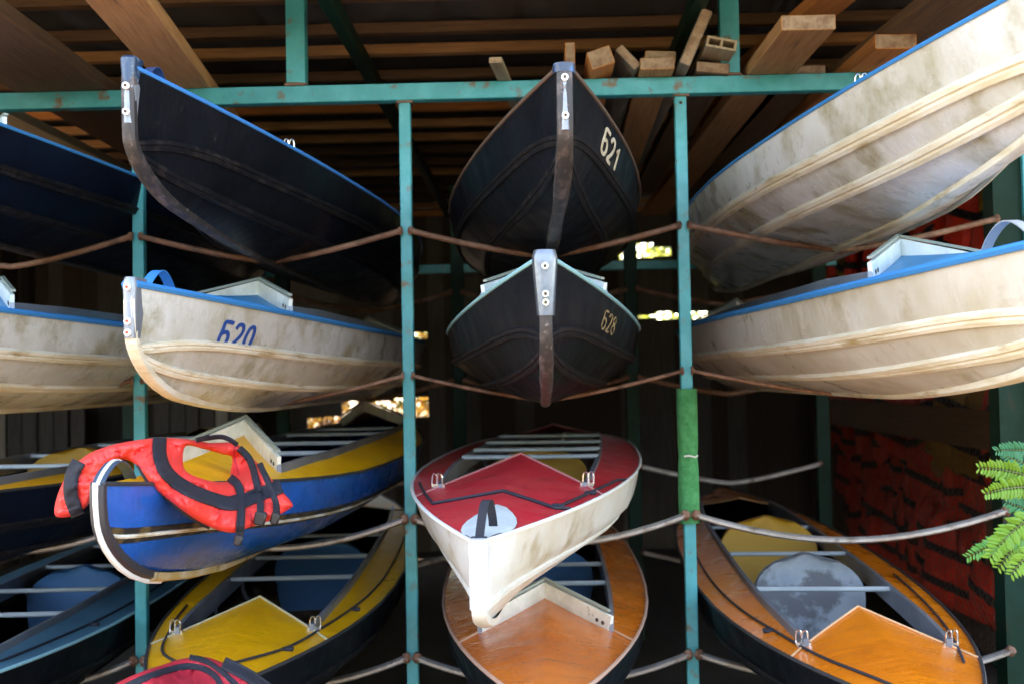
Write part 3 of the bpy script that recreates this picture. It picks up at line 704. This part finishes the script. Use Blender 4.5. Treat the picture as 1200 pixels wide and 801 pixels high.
# grey upright boards further forward at back left
for (a, b_, lab) in ((-4.3, -3.55, 'grey slatted board panel standing at the back left, by the left edge'), (-3.0, -2.3, 'grey upright slatted panel at the back, seen beside the leftmost turquoise post')):
    boards('slatted_panel', lab, (a, 8.6), (b_, 8.6), .25, 1.45, .11, [vp, vg], gap=.02, cat='panel')
fe = empty('chain_link_fence', (2.2, 4.55, 0), 'rusty chain link fence in front of the hanging life jackets on the right', 'fence')
m = MB(); py = .040; rr = .0022; ncol = int(4.6/py); nrow = int(2.62/(py*1.1))
for i in range(ncol):
    pts = []
    for j in range(nrow):
        o_ = py*.56 if (j % 2) else -py*.0
        pts.append(Vector(((.004 if j % 2 else -.004), i*py+(o_ if i % 2 == 0 else (py*.56-o_)), .08+j*py*.55*1.0*2*.5*1.05)))
    # thin three sided wire
    vs = []; fs = []
    for p in pts:
        for a in range(3): vs.append(p+Vector((math.cos(a*2.09)*rr, math.sin(a*2.09)*rr, 0)))
    for j in range(len(pts)-1):
        for a in range(3): fs.append((j*3+a, j*3+(a+1) % 3, (j+1)*3+(a+1) % 3, (j+1)*3+a))
    m.add(vs, fs)
m.build('wire_mesh', wirem, fe)
for z in (.06, 2.66):
    m = MB(); m.tube([(0, -.02, z), (0, 4.62, z)], .018, 8); m.build('rail', dgreen, fe)
m = MB(); m.box((0, 0, 0), (.19, 3.6, .03)); o = m.build('fence_board', w_brown, None, smooth=False); o.rotation_euler = (0, PI/2, 0); o.location = (2.16, 6.45, 1.20)
tag(o, 'long dull brown board fixed along the chain link fence on the right', 'board')
# more fence board near frame edge
m = MB(); m.box((0, 0, 0), (.34, .9, .03)); o = m.build('fence_board', w_brown, None, smooth=False); o.rotation_euler = (0, PI/2, 0); o.location = (2.155, 4.98, .72)
tag(o, 'short wide brown board low on the fence at the right edge, beside the leaves', 'board')

# hanging life jackets
def wall_jacket(mat, label):
    e = empty('life_jacket', (0, 0, 0), label, 'life jacket', 'life jackets hanging behind the fence')
    def pillow_box(w, h, t, cy, cz, nm):
        vs = []; fs = []; n = 9; mm = 11
        for l in (1, -1):
            for i in range(mm):
                for j in range(n):
                    a, b_ = -1+2*j/(n-1), -1+2*i/(mm-1)
                    pr = (max(0, 1-abs(a)**3.5)*max(0, 1-abs(b_)**5))**.5
                    wr = .010*noise.noise(Vector((a*2+cy*9, b_*3, l)))
                    vs.append((-l*(t*.5*pr+wr*pr), cy+a*w/2*(1-.10*(b_ > 0)*b_), cz+b_*h/2))
        for l in (0, 1):
            for i in range(mm-1):
                for j in range(n-1): fs.append(tuple(l*mm*n+q for q in (i*n+j, i*n+j+1, (i+1)*n+j+1, (i+1)*n+j)))
        return mesh_obj(nm, vs, fs, mat, e)
    pillow_box(.23, .50, .11, -.118, -.27, 'front_panel'); pillow_box(.23, .50, .11, .118, -.27, 'front_panel')
    m = MB(); m.tube(catmull([(0, -.16, -.06), (.02, -.13, .02), (.05, 0, .05), (.02, .13, .02), (0, .16, -.06)], 5), .036, 8); m.build('collar', mat, e)
    for z in (-.16, -.36):
        m = MB()
        pts = catmull([(.05, -.245, z), (-.045, -.22, z), (-.066, -.12, z-.004), (-.05, 0, z-.01), (-.066, .12, z-.004), (-.045, .22, z), (.05, .245, z)], 5)
        vs = []; fs = []
        for p in pts:
            for dz in (-.024, .024): vs.append(p+Vector((0, 0, dz)))
        for i in range(len(pts)-1): fs.append((2*i, 2*i+1, 2*i+3, 2*i+2))
        m.add(vs, fs); o = m.build('webbing_band', web, e); sd = o.modifiers.new('t', 'SOLIDIFY'); sd.thickness = .003
        m = MB(); m.box((-.062, 0, z-.01), (.016, .05, .04), bev=.004); m.build('buckle', blackm, e)
    return e
def dup(root, loc, rot):
    r = root.copy(); C.objects.link(r); r.location = loc; r.rotation_euler = rot
    for ch in root.children:
        c = ch.copy(); C.objects.link(c); c.parent = r
    return r
redj = wall_jacket(nylon3, 'dull red life jacket with black bands hanging in the rows behind the chain link fence')
yelj = wall_jacket(nylon4, 'yellow life jacket hanging among the red ones behind the chain link fence')
first = {0: True, 1: True}
rj = random.Random(3)
for row, zt in enumerate((2.48, 1.95, 1.42, 1.02, .62)):
    yy = 4.72+row*.07
    while yy < 9.2:
        yel = rj.random() < .08
        src = yelj if yel else redj
        loc = (2.40+rj.uniform(-.03, .05)+(row % 2)*.08, yy, zt+rj.uniform(-.05, .05)); rot = (rj.uniform(-.35, .35), rj.uniform(-.12, .12), rj.uniform(-.45, .45))
        if first[yel]: src.location = loc; src.rotation_euler = rot; first[yel] = False
        else: dup(src, loc, rot)
        yy += rj.uniform(.30, .42)

# ------------------------------------------------------------------ draped life jackets
def inside(p, poly):
    x, y = p; c = False; n = len(poly)
    for i in range(n):
        x1, y1 = poly[i]; x2, y2 = poly[i-1]
        if (y1 > y) != (y2 > y) and x < (x2-x1)*(y-y1)/(y2-y1)+x1: c = not c
    return c
def dseg(p, a, b):
    ax, ay = a; bx_, by = b; dx, dy = bx_-ax, by-ay; t = clamp(((p[0]-ax)*dx+(p[1]-ay)*dy)/max(1e-9, dx*dx+dy*dy))
    return math.hypot(p[0]-ax-t*dx, p[1]-ay-t*dy)
def mkdepth(ctrl):
    def D(x, y):
        sw = sd = 0
        for (cx, cy, d) in ctrl:
            w = 1/((x-cx)**2+(y-cy)**2+60)**1.5; sw += w; sd += w*d
        return sd/sw
    return D
def jacket(label, outline, holes, ctrl, bands, mat, thick=.04, Rr=13, step=2.4, seams=(), group=None, extra=()):
    D = mkdepth(ctrl)
    ol = [tuple(v[:2]) for v in catmull([(x, y, 0) for x, y in outline], 5, True)]
    hs = [[tuple(v[:2]) for v in catmull([(x, y, 0) for x, y in h], 5, True)] for h in holes]
    pts = []; edges = []
    for lp in [ol]+hs:
        o0 = len(pts); pts += lp; edges += [(o0+i, o0+(i+1) % len(lp)) for i in range(len(lp))]
    def bd(p): return min(min(dseg(p, lp[i-1], lp[i]) for i in range(len(lp))) for lp in [ol]+hs)
    nb = len(pts)
    x0, x1 = min(p[0] for p in ol), max(p[0] for p in ol); y0, y1 = min(p[1] for p in ol), max(p[1] for p in ol)
    yy = y0; r = 0
    while yy < y1:
        xx = x0+(r % 2)*step/2
        while xx < x1:
            if inside((xx, yy), ol) and not any(inside((xx, yy), h) for h in hs) and bd((xx, yy)) > step*.45: pts.append((xx, yy))
            xx += step
        yy += step*.87; r += 1
    vc, _, fc, _, _, _ = delaunay_2d_cdt([Vector(p) for p in pts], edges, [], 0, 1e-4)
    fcs = []
    for f in fc:
        c = (sum(vc[i].x for i in f)/3, sum(vc[i].y for i in f)/3)
        if inside(c, ol) and not any(inside(c, h) for h in hs): fcs.append(tuple(f))
    def prof(p):
        t = clamp(bd(p)/Rr); q = math.sqrt(max(0, 1-(1-t)**2))
        for (a, b_, wd, dp) in seams: q -= dp*math.exp(-(dseg(p, a, b_)/wd)**2)
        q += .30*noise.noise(Vector((p[0]*.045, p[1]*.08, 0)))*t+.16*noise.noise(Vector((p[0]*.12, p[1]*.2, 4)))*t+.06*noise.noise(Vector((p[0]*.3, p[1]*.4, 9)))*t-.20*max(0, 1-abs(noise.noise(Vector((p[0]*.05+p[1]*.03, p[1]*.05-p[0]*.02, 17))))*9)*t-.10*max(0, 1-abs(noise.noise(Vector((p[0]*.11, p[1]*.07, 31))))*8)*t
        return max(q, -.05)
    cache = {}
    def off(p):
        k_ = (round(p[0], 1), round(p[1], 1))
        if k_ not in cache: cache[k_] = thick*prof(p)
        return cache[k_]
    n = len(vc); fr = []; bk_ = []
    for v in vc:
        d = D(v.x, v.y); o_ = off((v.x, v.y)); fr.append(W(v.x, v.y, d-o_-.003)); bk_.append(W(v.x, v.y, d+o_*.6+.003))
    faces = [f for f in fcs]+[tuple(i+n for i in f[::-1]) for f in fcs]
    cnt = {}
    for f in fcs:
        for a in range(3):
            e_ = tuple(sorted((f[a], f[(a+1) % 3]))); cnt[e_] = cnt.get(e_, 0)+1
    for (a, b_), c in cnt.items():
        if c == 1: faces.append((a, b_, b_+n, a+n))
    vs = fr+bk_; ctr = sum(vs, Vector())/len(vs)
    root = empty('life_jacket', ctr, label, 'life jacket', group)
    mesh_obj('jacket_shell', [v-ctr for v in vs], faces, mat, root)
    for (pl, wd, lift, nm, bm_) in bands:
        pp = catmull([(x, y, 0) for x, y in pl], 7); v2 = []; f2 = []; NW = 4
        for i, p in enumerate(pp):
            t = (pp[min(i+1, len(pp)-1)]-pp[max(0, i-1)]).normalized(); nn = Vector((-t.y, t.x, 0))
            for j in range(NW+1):
                q = p+nn*wd*(j/NW-.5); ins = inside((q.x, q.y), ol) and not any(inside((q.x, q.y), h) for h in hs)
                v2.append(W(q.x, q.y, D(q.x, q.y)-(off((q.x, q.y)) if ins else .004)-lift)-ctr)
        for i in range(len(pp)-1):
            for j in range(NW): f2.append((i*(NW+1)+j, i*(NW+1)+j+1, (i+1)*(NW+1)+j+1, (i+1)*(NW+1)+j))
        o = mesh_obj(nm, v2, f2, bm_, root); sd = o.modifiers.new('t', 'SOLIDIFY'); sd.thickness = .003; sd.offset = 0
    for (x, y, w_, h_) in extra:
        m = MB(); c = W(x, y, D(x, y)-.05)-ctr; m.box(c, (w_, .014, h_), Matrix.Rotation(.25, 3, 'Y'), bev=.004); m.build('buckle', blackm, root)
    return root
J = lambda pts: [(x/2.727+40, y/2.727+460) for x, y in pts]
outline = J([(68, 392), (72, 335), (108, 255), (165, 200), (240, 168), (330, 150), (400, 143), (478, 146), (560, 158), (640, 160), (690, 200), (735, 245), (775, 295), (825, 352),
             (812, 372), (740, 412), (690, 428), (640, 446), (590, 438), (530, 412), (470, 372), (400, 322), (352, 262), (322, 226), (288, 212), (245, 224), (212, 268), (198, 310), (176, 352), (150, 376), (118, 394)])
hole1 = J([(484, 170), (540, 178), (600, 195), (632, 205), (628, 250), (622, 276), (590, 284), (540, 274), (492, 254), (476, 226)])
ctrl = [(65, 600, 2.66), (80, 555, 2.64), (110, 560, 2.64), (150, 525, 2.66), (212, 520, 2.80), (250, 522, 3.02), (285, 540, 3.02), (340, 590, 2.82), (310, 608, 2.74), (275, 620, 2.66), (215, 590, 2.58), (178, 560, 2.58), (230, 560, 2.72), (300, 570, 2.86)]
jk = jacket('bright red life jacket with black bands draped over the bow of the blue kayak', outline, [hole1], ctrl,
    [(J([(142, 218), (120, 270), (118, 330), (140, 392)]), 16, .009, 'webbing_band', web),
     (J([(402, 143), (402, 200), (425, 255), (480, 300), (560, 335), (640, 352), (720, 322), (790, 298)]), 15.5, .009, 'webbing_band', web),
     (J([(655, 175), (690, 215), (708, 275), (722, 340), (722, 412)]), 8, .012, 'hanging_strap', web),
     (J([(625, 270), (655, 300), (662, 370), (658, 440), (652, 472)]), 9, .012, 'hanging_strap', web),
     (J([(720, 225), (750, 290), (772, 350), (775, 405)]), 7, .012, 'hanging_strap', web),
     (J([(560, 140), (520, 150), (600, 140), (650, 165)]), 5, .006, 'neck_binding', web),
     (J([(262, 175), (268, 195), (290, 212)]), 1.1, .002, 'seam', nylon2), (J([(335, 232), (380, 250), (450, 262)]), 1.1, .002, 'seam', nylon2),
     (J([(640, 165), (640, 210), (655, 262)]), 1.4, .002, 'seam', nylon2), (J([(690, 345), (694, 425)]), 1.2, .002, 'seam', nylon2), (J([(560, 330), (600, 352), (640, 338), (690, 330)]), 9, .004, 'webbing_band', web),
     (J([(330, 228), (365, 285), (430, 345), (500, 398), (560, 432)]), 3, -.004, 'edge_binding', web)],
    nylon, thick=.034, Rr=9, seams=[(J([(640, 160)])[0], J([(650, 260)])[0], 5, .5), (J([(300, 200)])[0], J([(360, 180)])[0], 5, .35), (J([(660, 340)])[0], J([(650, 440)])[0], 3, .35), (J([(735, 330)])[0], J([(745, 410)])[0], 3, .35), (J([(395, 215)])[0], J([(640, 370)])[0], 4, .15)],
    extra=[(J([(722, 400)])[0][0], J([(722, 400)])[0][1], .028, .034), (J([(652, 470)])[0][0], J([(652, 470)])[0][1], .020, .026), (J([(770, 400)])[0][0], J([(770, 400)])[0][1], .02, .03)])
out2 = [(118, 812), (150, 793), (185, 780), (215, 771), (240, 769), (262, 776), (285, 785), (305, 797), (322, 815), (325, 850), (280, 875), (190, 880), (120, 860), (105, 835)]
ctrl2 = [(118, 812, 2.72), (220, 772, 2.86), (320, 815, 2.72), (215, 840, 2.5), (190, 880, 2.46), (280, 875, 2.46)]
jacket('crimson life jacket lying on the yellow foredeck at the bottom edge', out2, [], ctrl2,
    [([(222, 769), (245, 776), (275, 800), (300, 830)], 6, .006, 'webbing_band', web), ([(130, 812), (180, 790), (225, 780), (255, 795), (262, 830)], 7, .006, 'webbing_band', web),
     ([(262, 776), (290, 790), (312, 806), (330, 820)], 15, .006, 'webbing_band', web)], nylon2, thick=.05, Rr=16)

# ------------------------------------------------------------------ foliage
def leaf_mat(name, c, c2, t=.35):
    m = bpy.data.materials.new(name); m.use_nodes = True; N = m.node_tree.nodes; Lk = m.node_tree.links; b = N['Principled BSDF']
    oi = N.new('ShaderNodeTexNoise'); oi.inputs['Scale'].default_value = 7; tc = N.new('ShaderNodeTexCoord'); Lk.new(tc.outputs['Object'], oi.inputs['Vector'])
    mx = N.new('ShaderNodeMix'); mx.data_type = 'RGBA'; mx.inputs[6].default_value = (*c, 1); mx.inputs[7].default_value = (*c2, 1); Lk.new(oi.outputs[0], mx.inputs[0])
    Lk.new(mx.outputs[2], b.inputs['Base Color']); b.inputs['Roughness'].default_value = .5
    tr = N.new('ShaderNodeBsdfTranslucent'); Lk.new(mx.outputs[2], tr.inputs[0]); ms = N.new('ShaderNodeMixShader'); ms.inputs[0].default_value = t
    Lk.new(b.outputs[0], ms.inputs[1]); Lk.new(tr.outputs[0], ms.inputs[2]); Lk.new(ms.outputs[0], N['Material Output'].inputs[0]); return m
lf_bright = leaf_mat('fresh_leaf', (.10, .27, .025), (.20, .36, .03)); lf_teal = leaf_mat('bluish_leaf', (.04, .22, .09), (.05, .26, .12))
lf_gold = leaf_mat('golden_leaf', (.42, .22, .04), (.5, .34, .08), .5); lf_olive = leaf_mat('olive_leaf', (.10, .13, .03), (.2, .2, .05), .4)
lf_yel = leaf_mat('lime_leaf', (.35, .42, .06), (.45, .48, .1), .5)
br = empty('tree_branch', W(1215, 640, 2.5), 'bright green feathery leaved branch reaching in from the right edge', 'branch')
bo_ = br.location.copy()
def frond(p0, p1, bend, nl, ll, mat, droop=.0):
    a, b_ = W(*p0), W(*p1); mid = (a+b_)/2+bend
    ax = [a.lerp(mid, t/10).lerp(mid.lerp(b_, t/10), t/10) for t in range(11)]
    st = MB(); st.tube([p-bo_ for p in ax], [.0020-.0014*i/10 for i in range(11)], 5); lo = st.build('leaf_stalk', lf_olive, br)
    m = MB()
    for i in range(nl):
        t = .12+.88*i/(nl-1); p = a.lerp(mid, t).lerp(mid.lerp(b_, t), t); tg = (mid.lerp(b_, t)-a.lerp(mid, t)).normalized()
        for sd in (1, -1):
            vw = (p-Vector((0, 0, 1.5))).normalized(); sdv = tg.cross(vw).normalized()*sd
            dr = (sdv*.9+tg*.55+Vector((0, random.uniform(-.35, .35), random.uniform(-.2, .1)))).normalized()
            l_ = ll*random.uniform(.85, 1.1)*(1-.45*max(0, t-.6)/.4); wv = dr.cross(vw+Vector((random.uniform(-.3, .3), 0, random.uniform(-.4, .4)))).normalized()*l_*.19
            q = p-bo_; cv = vw*-l_*.08
            vs = [q, q+dr*l_*.3+wv*.8, q+dr*l_*.7+wv*.85, q+dr*l_, q+dr*l_*.7-wv*.85, q+dr*l_*.3-wv*.8, q+dr*l_*.3+cv, q+dr*l_*.7+cv]
            m.add(vs, [(0, 1, 6), (0, 6, 5), (1, 2, 7, 6), (6, 7, 4, 5), (2, 3, 7), (7, 3, 4)])
    m.build('leaf', mat, br)
m = MB(); m.tube([p-bo_ for p in catmull([W(1240, 720, 2.45), W(1215, 640, 2.5), W(1208, 580, 2.55), W(1215, 520, 2.6)], 5)], .005, 6); m.build('twig', w_brown, br)
Vz = Vector
frond((1212, 560, 2.55), (1148, 548, 2.5), Vz((0, 0, .012)), 15, .030, lf_bright)
frond((1212, 570, 2.55), (1155, 578, 2.45), Vz((0, 0, .01)), 14, .030, lf_bright)
frond((1216, 530, 2.75), (1168, 528, 2.75), Vz((0, 0, .01)), 13, .026, lf_teal)
frond((1214, 548, 2.7), (1176, 532, 2.75), Vz((0, 0, .0)), 10, .024, lf_teal)
frond((1214, 600, 2.5), (1180, 588, 2.6), Vz((0, 0, .0)), 10, .026, lf_teal)
frond((1216, 600, 2.45), (1160, 652, 2.45), Vz((-.01, 0, .01)), 15, .034, lf_bright)
frond((1216, 630, 2.5), (1134, 652, 2.5), Vz((0, 0, .02)), 20, .027, leaf_mat('mid_leaf', (.07, .26, .05), (.10, .34, .06)))
frond((1214, 615, 2.55), (1170, 664, 2.55), Vz((0, 0, .01)), 14, .028, lf_bright)
frond((1218, 640, 2.4), (1185, 672, 2.4), Vz((0, 0, .01)), 10, .028, lf_bright)
def bush(name, loc, r, h, mats, n, label, cat, leaf=.07, trunk=True, seed=1):
    rg = random.Random(seed); e = empty(name, loc, label, cat)
    if trunk:
        m = MB()
        for i in range(5):
            a = rg.uniform(0, 6.3); m.tube(catmull([(0, 0, 0), (math.cos(a)*r*.15, math.sin(a)*r*.15, h*.35), (math.cos(a)*r*.5, math.sin(a)*r*.5, h*.8)], 4), [.05, .048, .045, .04, .035, .03, .025, .02, .015], 6)
        m.build('trunk', w_brown, e)
    for mi, mat in enumerate(mats):
        m = MB(); cl = [(Vector((rg.gauss(0, r*.42), rg.gauss(0, r*.42), h*.2+rg.random()**.8*h*.8)), rg.uniform(.15, .38)*r) for _ in range(22)]
        vs = []; fs = []
        for i in range(n):
            c, cr = rg.choice(cl); p = c+Vector((rg.gauss(0, 1), rg.gauss(0, 1), rg.gauss(0, 1))).normalized()*cr*rg.random()**.4
            if p.z < .05: continue
            d = Vector((rg.gauss(0, 1), rg.gauss(0, 1), rg.gauss(0, 1)-.3)).normalized()*leaf; w_ = d.orthogonal().normalized()*leaf*.4
            w_.rotate(Matrix.Rotation(rg.random()*6, 3, d)); q = len(vs); vs += [p, p+d*.5+w_, p+d, p+d*.5-w_]; fs.append((q, q+1, q+2, q+3))
        m.add(vs, fs); m.build('crown', mat, e, smooth=False)
bush('bush', (-2.2, 11.2, 0), .9, 2.3, [lf_gold, lf_olive], 2200, 'golden leaved bush glowing through the lower back opening', 'bush', seed=1)
bush('bush', (-.8, 11.6, 0), .9, 2.6, [lf_gold, lf_olive], 2200, 'olive and gold bush behind the back wall left of the centre kayaks', 'bush', seed=2)
bush('bush', (.9, 11.3, 0), .8, 2.7, [lf_yel, lf_olive], 2200, 'lime green bush behind the back wall gap right of the centre kayaks', 'bush', seed=3)
bush('tree', (-3.8, 14, 0), 1.8, 4.5, [lf_olive, lf_gold], 3500, 'olive tree beyond the shed at the back left', 'tree', .1, seed=4)
bush('tree', (2.6, 15, 0), 1.9, 4.8, [lf_olive, lf_gold], 3500, 'olive tree beyond the shed at the back right', 'tree', .1, seed=5)
bush('tree', (-.6, 17, 0), 2.0, 5.0, [lf_olive, lf_gold], 3500, 'olive tree beyond the middle of the shed', 'tree', .1, seed=6)

for i, (tx, ty, th_) in enumerate(((-8, -5, 3.2), (-4.5, -7, 3.4), (-1, -6.5, 3), (2.5, -7, 3.4), (6, -6, 3.2), (9, -3, 3.2), (-10, -1, 3.2))):  # unseen trees added behind the camera to cut low sky light
    bush('tree', (tx, ty, 0), 2.3, th_, [lf_olive], 1600, 'unseen sky-blocking tree in front of the shed, %s' % ('outer left beside the corner;behind the left bay;straight across from the middle bay;across from the right bay;right of the right bay;outermost to the right near the shed;outermost to the left near the shed'.split(';')[i]), 'tree', .34, seed=20+i)
# ------------------------------------------------------------------ light
sc = bpy.context.scene
EL, AZ = math.radians(52), math.radians(-62)      # sun behind the shed, from the left; AZ from +Y towards -X
sdir = Vector((math.sin(AZ)*math.cos(EL), math.cos(AZ)*math.cos(EL), math.sin(EL)))
sd = bpy.data.lights.new('sun', 'SUN'); sd.energy = 2.6; sd.angle = math.radians(.5); sd.color = (1, .93, .82)
so = bpy.data.objects.new('sun', sd); C.objects.link(so); so.rotation_euler = sdir.to_track_quat('Z', 'Y').to_euler()
w = bpy.data.worlds.new('World'); sc.world = w; w.use_nodes = True
nt = w.node_tree; sky = nt.nodes.new('ShaderNodeTexSky'); sky.sky_type = 'NISHITA'; sky.sun_disc = False
sky.sun_elevation = EL; sky.sun_rotation = AZ
nt.links.new(sky.outputs[0], nt.nodes['Background'].inputs[0]); nt.nodes['Background'].inputs[1].default_value = .15
sc.view_settings.view_transform = 'Standard'; sc.view_settings.look = 'None'; sc.view_settings.gamma = 1
sc.view_settings.exposure = 3.8
sc.view_settings.use_white_balance = True; sc.view_settings.white_balance_temperature = 8100; sc.view_settings.white_balance_tint = 12
sc.render.engine = 'CYCLES'; sc.cycles.use_denoising = True; sc.cycles.max_bounces = 8; sc.cycles.diffuse_bounces = 5
sc.cycles.sample_clamp_indirect = 6
